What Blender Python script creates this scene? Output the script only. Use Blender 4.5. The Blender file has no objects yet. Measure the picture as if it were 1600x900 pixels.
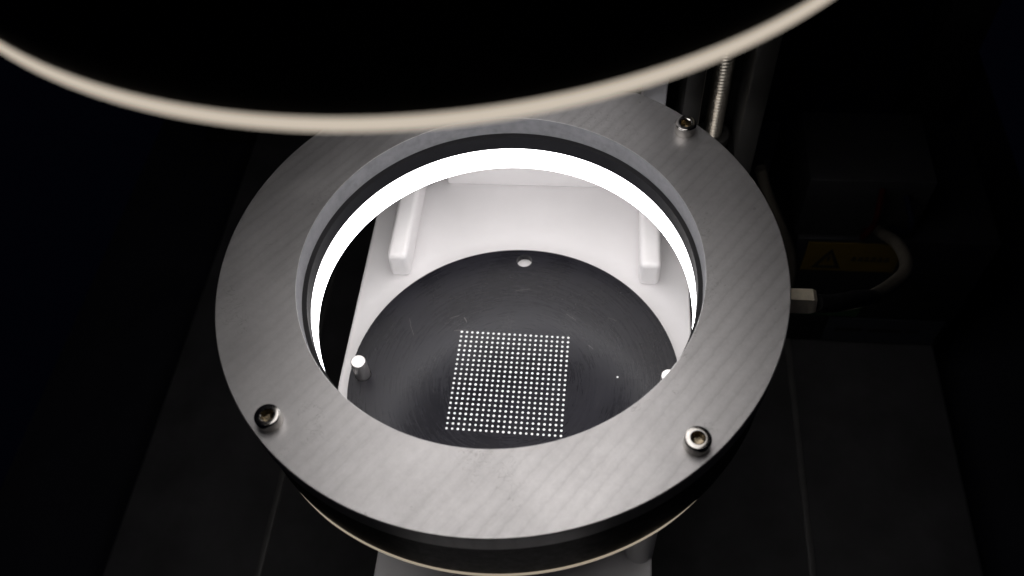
import bpy, bmesh, math, random
from mathutils import Vector, Matrix
random.seed(7)
K = 0.001                                   # everything below is written in millimetres
R = math.radians
S = bpy.context.scene
COL = S.collection

# ------------------------------------------------------------------ camera
cam_d = bpy.data.cameras.new('camera'); cam = bpy.data.objects.new('camera', cam_d); COL.objects.link(cam)
rt = Vector((0.99468, 0.085936, -0.056803)); up = Vector((-0.037301, 0.814473, 0.579002)); bk = Vector((0.096022, -0.573802, 0.813345))
cam.matrix_world = Matrix(((rt.x, up.x, bk.x, 26.03*K), (rt.y, up.y, bk.y, -138.81*K), (rt.z, up.z, bk.z, 184.75*K), (0, 0, 0, 1)))
cam_d.sensor_width = 36.0; cam_d.lens = 1374.44/1600*36.0
cam_d.clip_start = 0.002; cam_d.clip_end = 20
cam_d.dof.use_dof = True; cam_d.dof.focus_distance = 0.260; cam_d.dof.aperture_fstop = 18.0
S.camera = cam
# ------------------------------------------------------------------ world, exposure
W = bpy.data.worlds.new('World'); S.world = W; W.use_nodes = True
bg = W.node_tree.nodes['Background']; bg.inputs[0].default_value = (0.30, 0.36, 1.0, 1); bg.inputs[1].default_value = 0.0014
S.view_settings.view_transform = 'Standard'; S.view_settings.look = 'None'
S.view_settings.exposure = 0; S.view_settings.gamma = 1
# lamp strengths (radiance of the glowing diffusers)
L_BAND, L_FACE, L_RIM = 7.8, 1.75, 0.38      # lower ring light
U_BAND, U_FACE, U_CEIL, U_RIM = 2.2, 1.35, 1.4, 0.60     # upper ring light; its ceiling glow is added to brighten the plate

# ------------------------------------------------------------------ node helpers
class NT:
    def __init__(s, name):
        s.m = bpy.data.materials.new(name); s.m.use_nodes = True; s.t = s.m.node_tree
        s.p = s.t.nodes['Principled BSDF']; s.out = s.t.nodes['Material Output']; s._co = None
    def n(s, typ, **kw):
        x = s.t.nodes.new(typ)
        for k, v in kw.items(): setattr(x, k, v)
        return x
    def l(s, a, b): s.t.links.new(a, b)
    def co(s):
        if s._co is None: s._co = s.n('ShaderNodeTexCoord').outputs['Object']
        return s._co
    def map(s, scale=(1, 1, 1), rot=(0, 0, 0), loc=(0, 0, 0), typ='POINT'):
        m = s.n('ShaderNodeMapping', vector_type=typ); s.l(s.co(), m.inputs[0])
        m.inputs['Scale'].default_value = scale; m.inputs['Rotation'].default_value = rot; m.inputs['Location'].default_value = loc
        return m.outputs[0]
    def noise(s, scale, detail=4, rough=.6, vec=None, dist=0):
        x = s.n('ShaderNodeTexNoise'); x.inputs['Scale'].default_value = scale; x.inputs['Detail'].default_value = detail
        x.inputs['Roughness'].default_value = rough; x.inputs['Distortion'].default_value = dist
        s.l(vec or s.co(), x.inputs['Vector']); return x.outputs['Fac']
    def ramp(s, fac, *st):
        x = s.n('ShaderNodeValToRGB'); e = x.color_ramp.elements
        while len(e) < len(st): e.new(.5)
        for i, (p, c) in enumerate(st):
            e[i].position = p; e[i].color = (c, c, c, 1) if isinstance(c, (int, float)) else (*c, 1)
        s.l(fac, x.inputs[0]); return x.outputs[0]
    def math(s, op, a, b=None, c=None):
        x = s.n('ShaderNodeMath', operation=op)
        for i, v in enumerate((a, b, c)):
            if v is None: continue
            if isinstance(v, (int, float)): x.inputs[i].default_value = v
            else: s.l(v, x.inputs[i])
        return x.outputs[0]
    def mix(s, fac, a, b, blend='MIX'):
        x = s.n('ShaderNodeMix', data_type='RGBA', blend_type=blend)
        for sock, v in ((x.inputs['Factor'], fac), (x.inputs['A'], a), (x.inputs['B'], b)):
            if isinstance(v, (int, float)): sock.default_value = v
            elif isinstance(v, tuple): sock.default_value = (*v, 1)
            else: s.l(v, sock)
        return x.outputs['Result']
    def bump(s, h, strength, dist=.0001, prev=None):
        x = s.n('ShaderNodeBump'); x.inputs['Strength'].default_value = strength; x.inputs['Distance'].default_value = dist
        s.l(h, x.inputs['Height'])
        if prev is not None: s.l(prev, x.inputs['Normal'])
        return x.outputs[0]
    def set(s, **kw):
        for k, v in kw.items():
            i = s.p.inputs[k.replace('_', ' ')]
            if isinstance(v, (int, float)): i.default_value = v
            elif isinstance(v, tuple): i.default_value = (*v, 1) if len(v) == 3 else v
            else: s.l(v, i)
        return s
    def scratch(s, a, b, w):
        """mask of one thin scratch from a to b (mm), width w (mm)"""
        ax, ay = a; bx, by = b; L = math.hypot(bx-ax, by-ay)
        v = s.map(loc=((ax+bx)/2*K, (ay+by)/2*K, 0), rot=(0, 0, math.atan2(by-ay, bx-ax)), typ='TEXTURE')
        q = s.n('ShaderNodeSeparateXYZ'); s.l(v, q.inputs[0])
        i = s.math('LESS_THAN', s.math('ABSOLUTE', q.outputs[0]), L/2*K)
        j = s.math('LESS_THAN', s.math('ABSOLUTE', s.math('ADD', q.outputs[1], s.math('MULTIPLY', s.math('SUBTRACT', s.noise(300, 2), .5), .0012))), w/2*K)
        return s.math('MULTIPLY', i, j)

def plain(name, col, rough=.5, metal=0., var=.15, nscale=120, bump=.0, spec=.5):
    a = NT(name)
    f = a.noise(nscale, 5)
    lo = tuple(c*(1-var) for c in col); hi = tuple(min(1, c*(1+var)) for c in col)
    a.set(Base_Color=a.ramp(f, (.3, lo), (.7, hi)), Roughness=a.ramp(a.noise(nscale*2.3, 4), (.3, max(.03, rough*.85)), (.7, min(1, rough*1.15))), Metallic=metal, Specular_IOR_Level=spec)
    if bump: a.set(Normal=a.bump(a.noise(nscale*12, 3), bump))
    return a.m
def glow(name, col, strength, base=.8):
    a = NT(name); a.set(Base_Color=(base*col[0], base*col[1], base*col[2]), Roughness=.4, Emission_Color=col, Emission_Strength=strength)
    return a.m

# ---- milled aluminium of the ring plate
def alu_plate():
    a = NT('milled_aluminium')
    # the cutter's overlapping passes: wavy bands running diagonally, about 6 mm apart
    v = a.map(rot=(0, 0, R(-54)))
    w = a.n('ShaderNodeTexWave', wave_type='BANDS', bands_direction='Y', wave_profile='SAW'); a.l(v, w.inputs['Vector'])
    w.inputs['Scale'].default_value = 90; w.inputs['Distortion'].default_value = 1.5; w.inputs['Detail'].default_value = 5
    w.inputs['Detail Scale'].default_value = 6.0; w.inputs['Detail Roughness'].default_value = .62
    bands = a.ramp(w.outputs['Fac'], (0, .79), (.26, .93), (.60, 1.0), (1, .91))
    cloudy = a.ramp(a.noise(38, 6, .65), (.3, .86), (.7, 1.0))
    fade = a.ramp(a.noise(22, 2), (.35, 0), (.62, 1))
    grain = a.n('ShaderNodeMapping'); 
    g = a.noise(1, 4, .7, vec=a.map(scale=(1/260, 1/5200, 1/100), rot=(0, 0, R(54)), typ='TEXTURE'))
    gr = a.ramp(g, (.3, .965), (.7, 1.0))
    fine = a.noise(2600, 3, .7)
    col = a.mix(1.0, (.70, .69, .688), cloudy, 'MULTIPLY')
    lanes = a.ramp(a.noise(1, 3, .6, vec=a.map(scale=(1/22, 1/330, 1/100), rot=(0, 0, R(54)), typ='TEXTURE')), (.32, .84), (.5, .97), (.7, 1.0))
    col = a.mix(a.math('MULTIPLY_ADD', fade, .55, .18), col, a.mix(1.0, col, bands, 'MULTIPLY'))
    col = a.mix(.4, col, a.mix(1.0, col, lanes, 'MULTIPLY'))
    col = a.mix(1.0, col, gr, 'MULTIPLY')
    col = a.mix(1.0, col, a.ramp(a.noise(820, 3, .7), (.32, .93), (.68, 1.0)), 'MULTIPLY')
    # small pits and nicks
    vo = a.n('ShaderNodeTexVoronoi'); vo.inputs['Scale'].default_value = 170; a.l(a.co(), vo.inputs['Vector'])
    few = a.math('GREATER_THAN', a.noise(420, 1), .63)
    pit = a.math('MULTIPLY', a.math('LESS_THAN', vo.outputs['Distance'], .10), few)
    worm = a.noise(330, 2, .5, dist=1.5)
    wl = a.math('MULTIPLY', a.math('LESS_THAN', a.math('ABSOLUTE', a.math('SUBTRACT', worm, .5)), .012), a.math('GREATER_THAN', a.noise(60, 2), .62))
    nick = a.math('MAXIMUM', pit, wl)
    col = a.mix(a.math('MULTIPLY', nick, .3), col, (.25, .245, .24))
    h = a.math('ADD', a.math('MULTIPLY', fine, .5), a.math('SUBTRACT', a.math('MULTIPLY', g, .5), nick))
    a.set(Base_Color=col, Metallic=1.0, Roughness=a.ramp(a.noise(55, 5), (.3, .44), (.7, .52)), Normal=a.bump(h, .14, .00006))
    return a.m
# ---- black anodised turned disc
def disc_mat():
    a = NT('black_anodised_disc')
    q = a.n('ShaderNodeSeparateXYZ'); a.l(a.co(), q.inputs[0])
    r = a.math('SQRT', a.math('ADD', a.math('MULTIPLY', q.outputs[0], q.outputs[0]), a.math('MULTIPLY', q.outputs[1], q.outputs[1])))
    cb = a.n('ShaderNodeCombineXYZ'); a.l(a.math('MULTIPLY', r, 1.0), cb.inputs[0])
    ang = a.math('ARCTAN2', q.outputs[1], q.outputs[0]); a.l(a.math('MULTIPLY', ang, .0022), cb.inputs[1])
    rings = a.noise(1100, 5, .8, vec=cb.outputs[0])
    smear = a.noise(55, 4, .6)
    streak = a.noise(1, 4, .7, vec=a.map(scale=(1/2600, 1/60, 1), rot=(0, 0, R(-6)), typ='TEXTURE'))
    zone = a.ramp(a.noise(26, 2), (.46, 0), (.66, 1))
    col = a.ramp(smear, (.3, (.005, .005, .0080)), (.7, (.010, .0098, .0145)))
    col = a.mix(1.0, col, a.ramp(a.math('ADD', a.math('MULTIPLY', rings, .7), a.math('MULTIPLY', a.math('MULTIPLY', streak, zone), .5)), (.3, .93), (.75, 1.08)), 'MULTIPLY')
    sc = None
    for p0, p1, w in [((-37.5, 22.4), (-35.0, 15.8), .13), ((-21.5, 18.2), (-17.2, 18.9), .16), ((-18.6, 24.0), (-17.6, 22.0), .14), ((-23.5, 23.2), (-20.5, 24.6), .10),
                      ((16, 27), (19.5, 24.8), .12), ((-2, 36), (3, 36.6), .1), ((24, 15), (25.5, 13.4), .12), ((-9, -25.6), (-6, -26.1), .1), ((30, 26), (33, 25), .09)]:
        m = a.scratch(p0, p1, w); sc = m if sc is None else a.math('MAXIMUM', sc, m)
    col = a.mix(a.math('MULTIPLY', sc, .38), col, (.30, .29, .28))
    h = a.math('ADD', rings, a.math('MULTIPLY', a.math('MULTIPLY', streak, zone), .8))
    rough = a.ramp(a.math('ADD', a.math('MULTIPLY', rings, .55), a.math('MULTIPLY', smear, .45)), (.3, .20), (.7, .36))
    tg = a.n('ShaderNodeTangent', direction_type='RADIAL', axis='Z')
    a.set(Base_Color=col, Metallic=0.0, Roughness=rough, Specular_IOR_Level=a.ramp(rings, (.3, .22), (.7, .32)), Anisotropic=.3, Normal=a.bump(h, .07, .00006))
    a.l(tg.outputs[0], a.p.inputs['Tangent'])
    return a.m
def steel(name, col=(.58, .56, .53), rough=.15, knurl=False):
    a = NT(name)
    f = a.noise(900, 4)
    a.set(Base_Color=a.ramp(f, (.3, tuple(c*.93 for c in col)), (.7, col)), Metallic=1.0, Roughness=a.ramp(a.noise(1500, 4), (.3, rough*.8), (.7, rough*1.15)))
    return a.m
M = dict(
    plate=alu_plate(), disc=disc_mat(), steel=steel('stainless_steel'), thread=steel('lead_screw_steel', (.74, .69, .60), .34), pin=steel('ground_pin_steel', (.80, .78, .77), .42),
    brown_socket=steel('brown_socket_steel', (.32, .27, .19), .25),  # darker, browner steel for the faces inside the hex socket
    bore=plain('darkened_bore_aluminium', (.33, .33, .345), .75, 1.0, .05, 150, .05),
    housing=plain('black_housing', (.005, .005, .005), .5, 0, .2, 200, .05, .25),
    liner=plain('black_liner', (.005, .005, .007), .38, 0, .2, 300, .05),
    white=plain('white_acetal', (.86, .845, .85), .5, 0, .02, 60, .02),
    grey_alu=plain('satin_aluminium', (.50, .50, .51), .5, 1.0, .08, 120, .04),
    column=plain('grey_painted_column', (.66, .66, .69), .55, 0, .06, 90, .05),
    darkmetal=plain('dark_extrusion', (.030, .029, .027), .5, .3, .2, 90, .05),
    floor=plain('black_base_board', (.058, .057, .060), .6, 0, .25, 40, .1),
    table=plain('dark_bench_top', (.016, .017, .026), .7, 0, .25, 20, .1),
    strip=plain('grey_strip', (.15, .147, .143), .45, .3, .15, 80, .05),
    brass=plain('nickel_brass', (.92, .83, .66), .48, 1.0, .08, 500, .03),
    cable=plain('cream_cable', (.085, .075, .06), .5, 0, .08, 80),
    sleeve=plain('black_sleeve', (.004, .004, .004), .5, 0, .1, 80),
    dot=plain('white_dot_paint', (.76, .76, .76), .6, 0, .18, 420),
    box=plain('charcoal_enclosure', (.008, .008, .010), .5, 0, .15, 60, .05),
    block=plain('black_terminal_block', (.012, .012, .013), .5, 0, .2, 60),
    yellow=plain('yellow_label', (.10, .065, .004), .5, 0, .06, 200),
    ink=plain('black_ink', (.012, .010, .008), .6, 0, .1, 200),
    paper=plain('pale_label', (.04, .045, .055), .5, 0, .05, 200),
    red=plain('red_wire', (.016, .0012, .001), .8, 0, .1, 200, 0, .05),
    blue=plain('blue_wire', (.003, .004, .010), .8, 0, .1, 200, 0, .05),
    green=plain('green_board', (.02, .07, .025), .4, 0, .2, 200),
    band_lo=glow('white_diffuser_band', (1, .985, 1.0), L_BAND), face_lo=glow('white_diffuser_face', (1, .965, .95), L_FACE),
    rim_lo=glow('cream_diffuser_edge_lower', (1, .84, .64), L_RIM),
    band_up=glow('white_diffuser_band_upper', (1, .965, .955), U_BAND), face_up=glow('white_diffuser_face_upper', (1, .965, .955), U_FACE),
    ceil_up=glow('added_ceiling_glow', (1, .965, .955), U_CEIL),
    rim_up=glow('cream_diffuser_edge_upper', (1, .87, .715), U_RIM))

# ------------------------------------------------------------------ mesh helpers (mm)
OFF = {}
def thing(name, label, cat, loc=(0, 0, 0), group=None):
    o = bpy.data.objects.new(name, None); COL.objects.link(o); o.location = Vector(loc)*K; o.empty_display_size = .01
    o['label'] = label; o['category'] = cat
    if group: o['group'] = group
    OFF[o.name] = Vector(loc); return o
def link(name, me, mat, parent=None, loc=None):
    o = bpy.data.objects.new(name, me); COL.objects.link(o)
    if mat: me.materials.clear(); me.materials.append(M[mat] if isinstance(mat, str) else mat)
    o.parent = parent
    if loc is not None:
        o.location = (Vector(loc) - (OFF[parent.name] if parent else Vector()))*K
    return o
def obj(name, bm, mat, parent=None, smooth=35, base=None):
    """bmesh in scene millimetres -> one mesh object; base = origin for a top-level mesh"""
    off = OFF[parent.name] if parent else Vector(base or (0, 0, 0))
    bmesh.ops.translate(bm, vec=-off, verts=bm.verts); bmesh.ops.scale(bm, vec=(K, K, K), verts=bm.verts)
    bmesh.ops.recalc_face_normals(bm, faces=bm.faces)
    me = bpy.data.meshes.new(name); bm.to_mesh(me); bm.free()
    if smooth:
        me.polygons.foreach_set('use_smooth', [True]*len(me.polygons)); me.set_sharp_from_angle(angle=R(smooth))
    o = link(name, me, mat, parent)
    if not parent: o.location = off*K
    OFF[o.name] = off
    return o
def tag(o, label, cat=None, group=None, kind=None):
    o['label'] = label
    if cat: o['category'] = cat
    if group: o['group'] = group
    if kind: o['kind'] = kind
    return o
def lathe(profile, c=(0, 0), n=192, rfun=None, bm=None, close=True):
    """closed ring: profile of (r,z) revolved about a vertical axis"""
    bm = bm or bmesh.new(); rings = []
    for r, z in profile:
        ring = []
        for i in range(n):
            t = 2*math.pi*i/n; q = r(t) if callable(r) else r
            ring.append(bm.verts.new((c[0]+q*math.cos(t), c[1]+q*math.sin(t), z)))
        rings.append(ring)
    m = len(rings)
    for k in range(m if close else m-1):
        A, B = rings[k], rings[(k+1) % m]
        for i in range(n): bm.faces.new((A[i], A[(i+1) % n], B[(i+1) % n], B[i]))
    return bm, rings
def solid(profile, c=(0, 0), n=64, bm=None):
    bm, rings = lathe(profile, c, n, bm=bm, close=False)
    bm.faces.new(rings[0][::-1]); bm.faces.new(rings[-1]); return bm
def box(x0, x1, y0, y1, z0, z1, bev=0, seg=2, bm=None):
    b = bmesh.new()
    vs = [b.verts.new((x, y, z)) for x in (x0, x1) for y in (y0, y1) for z in (z0, z1)]
    for f in ((0, 1, 3, 2), (4, 6, 7, 5), (0, 4, 5, 1), (2, 3, 7, 6), (0, 2, 6, 4), (1, 5, 7, 3)): b.faces.new([vs[i] for i in f])
    bmesh.ops.recalc_face_normals(b, faces=b.faces)
    if bev: bmesh.ops.bevel(b, geom=b.edges[:], offset=bev, segments=seg, profile=.5, affect='EDGES')
    if bm is None: return b
    me = bpy.data.meshes.new('t'); b.to_mesh(me); b.free(); bm.from_mesh(me); bpy.data.meshes.remove(me); return bm
def catmull(P, m=10):
    P = [Vector(p) for p in P]; out = []
    Q = [2*P[0]-P[1]] + P + [2*P[-1]-P[-2]]
    for i in range(1, len(Q)-2):
        for j in range(m):
            t = j/m; a, b, c, d = Q[i-1:i+3]
            out.append(.5*((2*b)+(-a+c)*t+(2*a-5*b+4*c-d)*t*t+(-a+3*b-3*c+d)*t**3))
    return out+[P[-1]]
def tube(path, r, n=14, bm=None):
    bm = bm or bmesh.new(); prev = None; N = None; first = None
    for i, p in enumerate(path):
        T = (path[min(i+1, len(path)-1)]-path[max(i-1, 0)]).normalized()
        N = (T.orthogonal() if N is None else (N-T*N.dot(T))).normalized(); B = T.cross(N)
        ring = [bm.verts.new(p+r*(math.cos(2*math.pi*k/n)*N+math.sin(2*math.pi*k/n)*B)) for k in range(n)]
        if prev:
            for k in range(n): bm.faces.new((prev[k], prev[(k+1) % n], ring[(k+1) % n], ring[k]))
        else: first = ring
        prev = ring
    bm.faces.new(first[::-1]); bm.faces.new(prev); return bm

def tri(bm, pts, y0, y1):
    a = [bm.verts.new((x, y0, z)) for x, z in pts]; b = [bm.verts.new((x, y1, z)) for x, z in pts]; n = len(a)
    bm.faces.new(a); bm.faces.new(b[::-1])
    for i in range(n): bm.faces.new((a[i], b[i], b[(i+1) % n], a[(i+1) % n]))

# ================================================================== SETTING
o = obj('bench_top', box(-300, 300, -320, 900, -300, -262), 'table', smooth=0); tag(o, 'dark bench top far below the machine', kind='structure')
o = obj('base_board', box(-207, 207, -260, 296, -262, -230, 1.5), 'floor', smooth=0); tag(o, 'black base board under the machine', kind='structure')
for x in (-130, 130):
    o = obj('edge_strip', box(x-1.6, x+1.6, -250, 260, -231, -228.5, .5), 'strip', base=(x, 0, -230))
    tag(o, 'thin grey strip along the black base board, %s' % ('on the driver box side' if x > 0 else 'on the side without driver box'), 'strip', 'grey strips on the base board')
for x in (-240, 233):
    t = thing('frame_post', 'dark upright frame post behind the base board, %s' % ('near the driver box' if x > 0 else 'far from the driver box'), 'post', (x, 293+15, -262), 'frame posts behind the machine')
    obj('post', box(x-13, x+13, 297, 323, -262, 260, 2), 'darkmetal', t)
    obj('foot', box(x-20, x+20, 296.5, 330, -262, -256, 1), 'darkmetal', t)

# ================================================================== RING PLATE WITH SCREWS
mt = thing('ring_plate', 'round silver aluminium ring plate with diagonal milling marks and a large central hole', 'plate', (0, 0, -6.6))
def outline(d):
    def f(t):
        s = math.sin(t); r = 75-d
        return min(r, (66-d)/s) if s > .5 else r
    return f
bm, _ = lathe([(53.84+.10, 0), (outline(.25), 0), (outline(0), -.25), (outline(0), -6.35), (outline(.25), -6.6), (53.84+.2, -6.6), (53.84, -6.4), (53.84, -.10)], n=288)
po = obj('plate', bm, 'plate', mt, 25)
po.data.materials.append(M['bore'])                       # duller turned hole wall, its colour darkened to cut the band's reflected light
for f in po.data.polygons:
    if abs(f.normal.z) < .1 and f.center.xy.length < .0545: f.material_index = 1
def screw_mesh():
    n = 72
    hexr = lambda t: 1.65/math.cos(((t % (math.pi/3))-math.pi/6))
    bm, rings = lathe([(3.35, 0), (3.5, .15), (3.5, 3.45), (3.42, 3.72), (3.2, 3.95), (3.05, 4.0), (2.0, 4.0), (1.9, 3.9), (lambda t: min(1.9, hexr(t)), 3.75), (lambda t: hexr(t)*.99, 1.0)], n=n, close=False)
    bm.faces.new(rings[0][::-1])
    c = bm.verts.new((0, 0, .7))
    for i in range(n): bm.faces.new((rings[-1][i], rings[-1][(i+1) % n], c))
    bmesh.ops.scale(bm, vec=(K*.89, K*.89, K*.84), verts=bm.verts); bmesh.ops.recalc_face_normals(bm, faces=bm.faces)
    me = bpy.data.meshes.new('socket_screw'); bm.to_mesh(me); bm.free()
    me.materials.append(M['steel']); me.materials.append(M['brown_socket'])
    for f in me.polygons:
        if f.center.z < .0031 and f.center.xy.length < .0020 and f.center.z > .0002: f.material_index = 1
    me.polygons.foreach_set('use_smooth', [True]*len(me.polygons)); me.set_sharp_from_angle(angle=R(28)); return me
sm = screw_mesh()
for k, (a, rz) in enumerate(((45, 25), (-45, 8), (-135, 40))):
    s = link('socket_screw', sm, None, mt, (70.4*math.cos(R(a)), 70.4*math.sin(R(a)), 0.0)); s.rotation_euler.z = R(rz)

# ================================================================== RING LIGHTS
def ring_light(label, z, cx, cy, band, face, rim, rimh, Ro, gland, arc=None):
    """z = underside of the mounting face; 20.7 mm tall housing below it"""
    zb = z-20.7
    t = thing('ring_light', label, 'ring light', (cx, cy, zb), 'ring lights stacked on one axis')
    c = (cx, cy)
    # housing: outer wall, top, inner lip; the diffuser parts sit in it
    bm, _ = lathe([(53.9, z-.03), (Ro-1.4, z-.03), (Ro-.4, z-.4), (Ro-.4, zb+rimh), (61.6, zb+rimh), (56.5, z-13.6), (56.5, z-6), (53.9, z-5.3)], c, 224)
    obj('housing', bm, 'housing', t, 30)
    bm, _ = lathe([(52.62, z-.25), (53.88, z-.05), (53.88, z-5.2), (52.62, z-5.22)], c, 224); obj('liner_ring', bm, 'liner', t, 30)
    bm, _ = lathe([(52.64, z-5.26), (56.4, z-6.1), (56.4, z-13.72), (52.64, z-13.72)], c, 224); obj('diffuser_band', bm, band, t, 30)
    bm, _ = lathe([(52.9, z-13.78), (56.4, z-13.78), (61.5, zb+rimh-.1), (61.5, zb+.1), (60.2, zb+.1)], c, 224); obj('diffuser_cone', bm, face, t, 30)
    bm, _ = lathe([(61.6, zb+rimh-.05), (Ro-1.0, zb+rimh-.05), (Ro-1.0, zb+.05), (61.6, zb+.05)], c, 224); obj('diffuser_face', bm, face, t, 30)
    q = [(Ro-.95, zb+rimh-.04), (Ro-.30, zb+rimh-.04)] + [(Ro-.30+.30*math.sin(R(u)), zb+rimh/2+(rimh/2-.04)*math.cos(R(u))) for u in range(15, 180, 15)] + [(Ro-.30, zb+.02), (Ro-.95, zb+.02)]
    bm, rings = lathe(q, c, 224)
    if arc:                                               # added black ring and taper shade the edge's glow towards the sides
        mid = zb+rimh/2; drop = []
        for ring in rings:
            for i, v in enumerate(ring):
                a = 360*i/224; k = min(1, max(0, min(a-arc[0], arc[1]-a)/30.0))
                v.co.z = mid+(v.co.z-mid)*k; rr = math.hypot(v.co.x-cx, v.co.y-cy); g = (Ro-.62+(rr-Ro+.62)*min(1, k*2.2))/rr
                v.co.x = cx+(v.co.x-cx)*g; v.co.y = cy+(v.co.y-cy)*g
                if k == 0: drop.append(v)
        bmesh.ops.delete(bm, geom=drop, context='VERTS')
        b2, _ = lathe([(Ro-.9, zb+rimh-.06), (Ro-.42, zb+rimh-.06), (Ro-.42, zb+.03), (Ro-.9, zb+.03)], c, 224); obj('glow_mask', b2, 'housing', t, 30)
    tag(obj('diffuser_edge', bm, rim, t, 30), 'cream glowing edge round the bottom of the black housing')
    if gland:
        bm = bmesh.new(); A = []
        for x, rr in ((73.2, 3.75), (84.0, 3.75), (84.9, 3.3)):
            A.append([bm.verts.new((x, 2.2+rr*math.cos(R(60*k)), -16.2+rr*math.sin(R(60*k)))) for k in range(6)])
        for u in range(2):
            for k in range(6): bm.faces.new((A[u][k], A[u][(k+1) % 6], A[u+1][(k+1) % 6], A[u+1][k]))
        bm.faces.new(A[0][::-1]); bm.faces.new(A[2])
        obj('cable_gland', bm, 'brass', t, 20)
    return t
lo = ring_light('black ring light clamped under the silver ring plate, inner band glowing white', -6.6, 0, 0, 'band_lo', 'face_lo', 'rim_lo', 1.1, 74.5, True, (225, 320))
upl = ring_light('black ring light hanging high above the ring plate, with a cream bottom edge', 121.2+20.7, -2.8, .9, 'band_up', 'face_up', 'rim_up', 1.9, 76.3, False)
# body of the inspection camera inside the upper ring light, and the arm that carries both
zt = 141.9
bm, _ = lathe([(20, zt+.1), (75.0, zt+.1), (75.0, zt+5), (20, zt+5)], (-2.8, .9), 160); obj('top_cover', bm, 'housing', upl)
bm, _ = lathe([(18.2, zt-6), (52.4, zt-6), (52.4, zt-3), (18.2, zt-3)], (-2.8, .9), 128); obj('glow_ceiling', bm, 'ceil_up', upl)  # unseen glowing ceiling, added to brighten the near side of the plate
t = thing('inspection_camera', 'black lens barrel pointing down through the upper ring light', 'camera', (-2.4, -.2, 139))
bm, _ = lathe([(13, 139), (17, 139), (18, 140), (18, 178), (13, 178)], (-2.8, .9), 96); obj('lens_barrel', bm, 'housing', t)
obj('front_glass', solid([(12.95, 142), (12.95, 143)], (-2.8, .9), 64), 'sleeve', t)
obj('camera_body', box(-21, 17, -19, 19, 178.1, 225, 2), 'block', t)

# ================================================================== COLUMN, BRACKET, ACTUATOR
t = thing('support_column', 'grey column standing behind the ring plate', 'column', (0, 110, -230))
obj('column_body', box(-48.4, 48.4, 101, 125, -230, 240, 1.5), 'column', t)
obj('plate_bracket', box(-37.2, 37.2, 66.3, 74, -6.5, 46, .8), 'grey_alu', t)
obj('bracket_arm', box(-18, 18, 74.05, 100.95, 2, 40, 1), 'grey_alu', t)
obj('camera_arm', box(-22, 18, 19.2, 100.95, 185, 215, 2), 'darkmetal', t)

t = thing('linear_actuator', 'dark upright slide with a shiny threaded lead screw between two rails', 'actuator', (69, 110, -230))
obj('rail', box(54, 60.5, 98, 122, -229.9, 240, 1), 'darkmetal', t)
obj('rail', box(75.5, 83, 98, 122, -229.9, 240, 1), 'darkmetal', t)
obj('back_web', box(60.6, 75.4, 116, 122, -229.9, 240, .5), 'housing', t)
def lead_screw():
    bm = bmesh.new(); n = 24; pitch = 1.45; z0, z1 = -62, 60; ri, ro = 2.7, 3.45
    prev = None; turns = int((z1-z0)/pitch); rows = []
    prof = ((0, ri), (.10, ri), (.50, ro), (.62, ro), (.99, ri))
    for k in range(turns):
        for u, r in prof: rows.append((z0+(k+u)*pitch, r))
    for z, r in rows:
        ring = [bm.verts.new((67.4+r*math.cos(2*math.pi*i/n), 107+r*math.sin(2*math.pi*i/n), z+pitch*i/n)) for i in range(n)]
        if prev:
            for i in range(n-1): bm.faces.new((prev[i], prev[i+1], ring[i+1], ring[i]))
            # the seam joins to the next turn
        prev = ring
    m = len(prof); R_ = len(rows)
    vs = list(bm.verts)
    for k in range(R_-m-1):
        a, b = vs[k*n+n-1], vs[(k+1)*n+n-1]; c, d = vs[(k+m+1)*n], vs[(k+m)*n]
        bm.faces.new((a, d, c, b))
    return bm
obj('lead_screw', lead_screw(), 'thread', t, 25)
bm, _ = lathe([(3.7, -60), (6.4, -60), (6.4, -56.5), (5.9, -56), (3.7, -56)], (67.4, 107), 48); obj('bearing_collar', bm, 'darkmetal', t)
bm, _ = lathe([(3.7, -72), (10.2, -72), (10.2, -61), (9.6, -60.1), (6.6, -60.1), (6.6, -63), (3.7, -63)], (67.4, 105), 48); obj('screw_nut', bm, 'housing', t)

# ================================================================== WHITE FIXTURE
t = thing('white_fixture', 'white plastic fixture plate with two raised ribs under the ring light', 'fixture', (0, 20, -125))
bm = bmesh.new(); ol = [(58.1, 100.5), (-58.1, 100.5)] + [(58.1*math.cos(R(a)), 58.1*math.sin(R(a))) for a in range(180, 361, 3)]
tri(bm, ol, -79, -67.2)
for v in bm.verts: v.co = (v.co.x, v.co.z, v.co.y)
bmesh.ops.recalc_face_normals(bm, faces=bm.faces)
bmesh.ops.bevel(bm, geom=[e for e in bm.edges if abs(e.verts[0].co.z-e.verts[1].co.z) < 1], offset=.8, segments=3, profile=.5, affect='EDGES')
obj('fixture_plate', bm, 'white', t)
for sx in (-1, 1):
    a, b = sorted((sx*40.4, sx*47.6))
    obj('rib', box(a, b, 42.1, 86.8, -67.3, -55.6, 1.9, 6), 'white', t)
obj('back_wall', box(-32.8, 40, 87, 100.2, -67.3, -30, .8, 3), 'white', t)
obj('pillar', box(-37.5, 37.5, -35, 60, -124.8, -78.9, 4, 4), 'white', t)
obj('corner_post', solid([(5.2, -124.8), (5.2, -78.9)], (44.2, -31.5), 40), 'white', t)
t = thing('pedestal', 'grey white pedestal block under the white fixture', 'pedestal', (0, -20, -230))
obj('top_slab', box(-49, 48.8, -150, 70, -140, -125, .8, 3), 'white', t)
obj('pedestal_body', box(-40, 40, -120, 60, -230, -140.05, 2), 'box', t)

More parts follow.
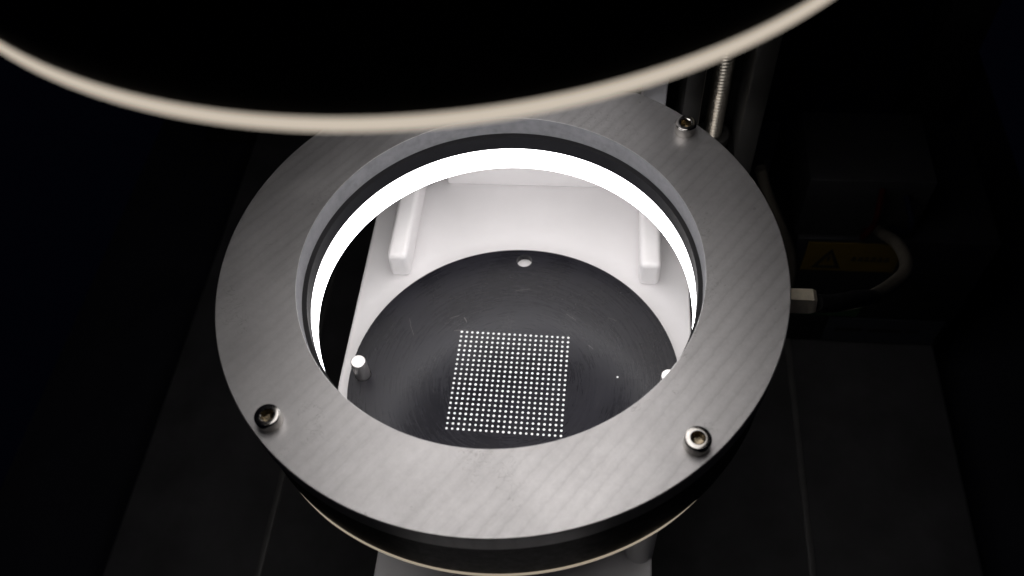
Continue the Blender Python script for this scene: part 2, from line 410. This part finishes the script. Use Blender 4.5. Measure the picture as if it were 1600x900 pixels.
# ================================================================== CALIBRATION DISC
ZD = -64.33
t = thing('calibration_disc', 'black turned calibration disc with a square grid of white dots', 'disc', (0, 0, -67.15))
def disc_bm():
    bm = bmesh.new(); n = 192
    holes = [(0, 49.0, 2.75), (0, -49.0, 2.75), (-49.5, 0, 2.75), (49.3, 0, 2.75)]
    top, bot = ZD, -67.15
    def circ(x, y, r, z, m): return [bm.verts.new((x+r*math.cos(2*math.pi*i/m), y+r*math.sin(2*math.pi*i/m), z)) for i in range(m)]
    loops = [circ(0, 0, 53.75, top, n)] + [circ(x, y, r, top, 32) for x, y, r in holes]
    ed = []
    for L in loops:
        for i in range(len(L)): ed.append(bm.edges.new((L[i], L[(i+1) % len(L)])))
    bmesh.ops.triangle_fill(bm, edges=ed, use_beauty=True, normal=(0, 0, 1))
    rim = circ(0, 0, 53.9, top-.15, n); low = circ(0, 0, 53.9, bot, n)
    for A, B in ((loops[0], rim), (rim, low)):
        for i in range(n): bm.faces.new((A[i], A[(i+1) % n], B[(i+1) % n], B[i]))
    for L, (x, y, r) in zip(loops[1:], holes):
        B = circ(x, y, r, bot, 32)
        for i in range(32): bm.faces.new((L[i], L[(i+1) % 32], B[(i+1) % 32], B[i]))
    return bm
dsk = obj('disc', disc_bm(), 'disc', t, 30)
# 21 x 21 white dots, a little under 1 mm each
bm = bmesh.new(); p = 35.96/20; ga = R(-.9)
for i in range(21):
    for j in range(21):
        u, v = (i-10)*p, (j-10)*p
        x = -1.06+u*math.cos(ga)-v*math.sin(ga); y = -.2+u*math.sin(ga)+v*math.cos(ga)
        r = .43*random.uniform(.93, 1.06)
        lowr = [bm.verts.new((x+r*math.cos(R(30*k)), y+r*math.sin(R(30*k)), ZD+.004)) for k in range(12)]
        hi = [bm.verts.new((x+r*.9*math.cos(R(30*k)), y+r*.9*math.sin(R(30*k)), ZD+.03)) for k in range(12)]
        for k in range(12): bm.faces.new((lowr[k], lowr[(k+1) % 12], hi[(k+1) % 12], hi[k]))
        bm.faces.new(hi)
o = obj('dot_grid', bm, 'dot', dsk, 0); o['kind'] = 'stuff'; o['label'] = 'square grid of small white dots printed on the disc'
obj('speck', solid([(.36, ZD+.004), (.33, ZD+.03)], (33.7, 3.4), 12), 'dot', dsk, 0)
pm = None
for x in (-49.5, 49.3):
    if pm is None:
        q = solid([(2.35, -67.1), (2.45, -67.0), (2.45, -56.5), (2.32, -56.15), (2.15, -56.0)], (x, 0), 48)
        po = obj('locating_pin', q, 'pin', t, 28); pm = po
    else:
        po = pm.copy(); COL.objects.link(po); po.parent = t; po.location.x = (x+49.5)*K

# ================================================================== DRIVER BOX AND CABLES
t = thing('driver_box', 'dark electronics box with a yellow warning label standing on the base board', 'electronics', (165, 160, -230))
obj('enclosure', box(118, 209, 126, 205, -229.9, -142, 1.5), 'box', t)
tb = obj('terminal_block', box(116, 169, 128, 170, -141.9, -104, 1), 'block', t)
yl = obj('warning_label', box(123.5, 167, 125.4, 125.95, -165, -144, 0), 'yellow', t, 0)
bm = bmesh.new()
for P in ([(128, -163), (135, -148.2), (135, -151.4), (131, -161)], [(128, -163), (131, -161), (139, -161), (142, -163)], [(142, -163), (139, -161), (135, -151.4), (135, -148.2)], [(134.2, -154), (135.8, -154), (135.3, -158), (134.7, -158)]):
    tri(bm, P, 125.2, 125.38)
obj('warning_triangle', bm, 'ink', yl, 0)
bm = bmesh.new(); x = 145.5
for w in (2.2, 2.4, 2.0, 2.6, 2.2, 2.4):                      # illegible run of characters
    box(x, x+w, 125.2, 125.38, -156.8, -155.6, bm=bm); box(x+.3, x+w-.4, 125.2, 125.38, -154.9, -153.8, bm=bm); x += w+.7
obj('label_print', bm, 'ink', yl, 0)
pl = obj('rating_label', box(147, 205, 125.5, 125.95, -228, -206, 0), 'paper', t, 0)
bm = bmesh.new()
for k, (a, b) in enumerate(((152, 166), (169, 186), (188, 195))): box(a, b, 125.3, 125.48, -217.5, -215, bm=bm)
obj('label_print', bm, 'ink', pl, 0)
obj('circuit_board', box(128, 160, 125.0, 125.9, -203, -190, 0), 'green', t, 0)
obj('wire', tube(catmull([(147, 127, -108), (145, 118, -113), (146, 119, -122), (143, 118, -130), (147, 127, -136)]), 1.4), 'red', t)
obj('wire', tube(catmull([(158, 127, -112), (160, 117, -117), (161, 118, -126), (158, 127, -133)]), 1.4), 'blue', t)

t = thing('light_cable', 'cream cable with a black sleeve leaving the brass gland', 'cable', (85, 2, -17))
obj('sleeve', tube(catmull([(85.2, 2.2, -17), (92, 6, -22), (103, 16.7, -34.5), (116, 34, -58)]), 2.6, 18), 'sleeve', t)
obj('cable_run', tube(catmull([(114, 31.5, -54.5), (121, 42, -67), (130.5, 54, -78), (139.5, 66, -86), (144.3, 79, -94), (147.5, 97, -107), (151.4, 118.5, -128), (153, 127.5, -136)]), 2.5, 18), 'cable', t)
o = obj('hanging_cable', tube(catmull([(93, 125.5, -95), (98, 123, -108), (106, 121, -125), (116, 122, -150), (119, 121, -176), (108, 112, -205), (90, 105, -227.3), (50, 135, -227.3)]), 2.4, 16), 'cable', base=(90, 105, -230))
tag(o, 'cream cable drooping behind the ring plate beside the driver box', 'cable')
o = obj('floor_cable', tube(catmull([(66, 43, -64), (80, 40, -65.5), (92, 38.3, -67), (104, 37, -69.5), (111, 38, -69.6), (116, 37, -65), (117, 35.5, -60)]), 1.3, 12), 'cable', base=(117, 35.5, -60))
tag(o, 'thin pale cable looping below the black sleeve', 'cable')
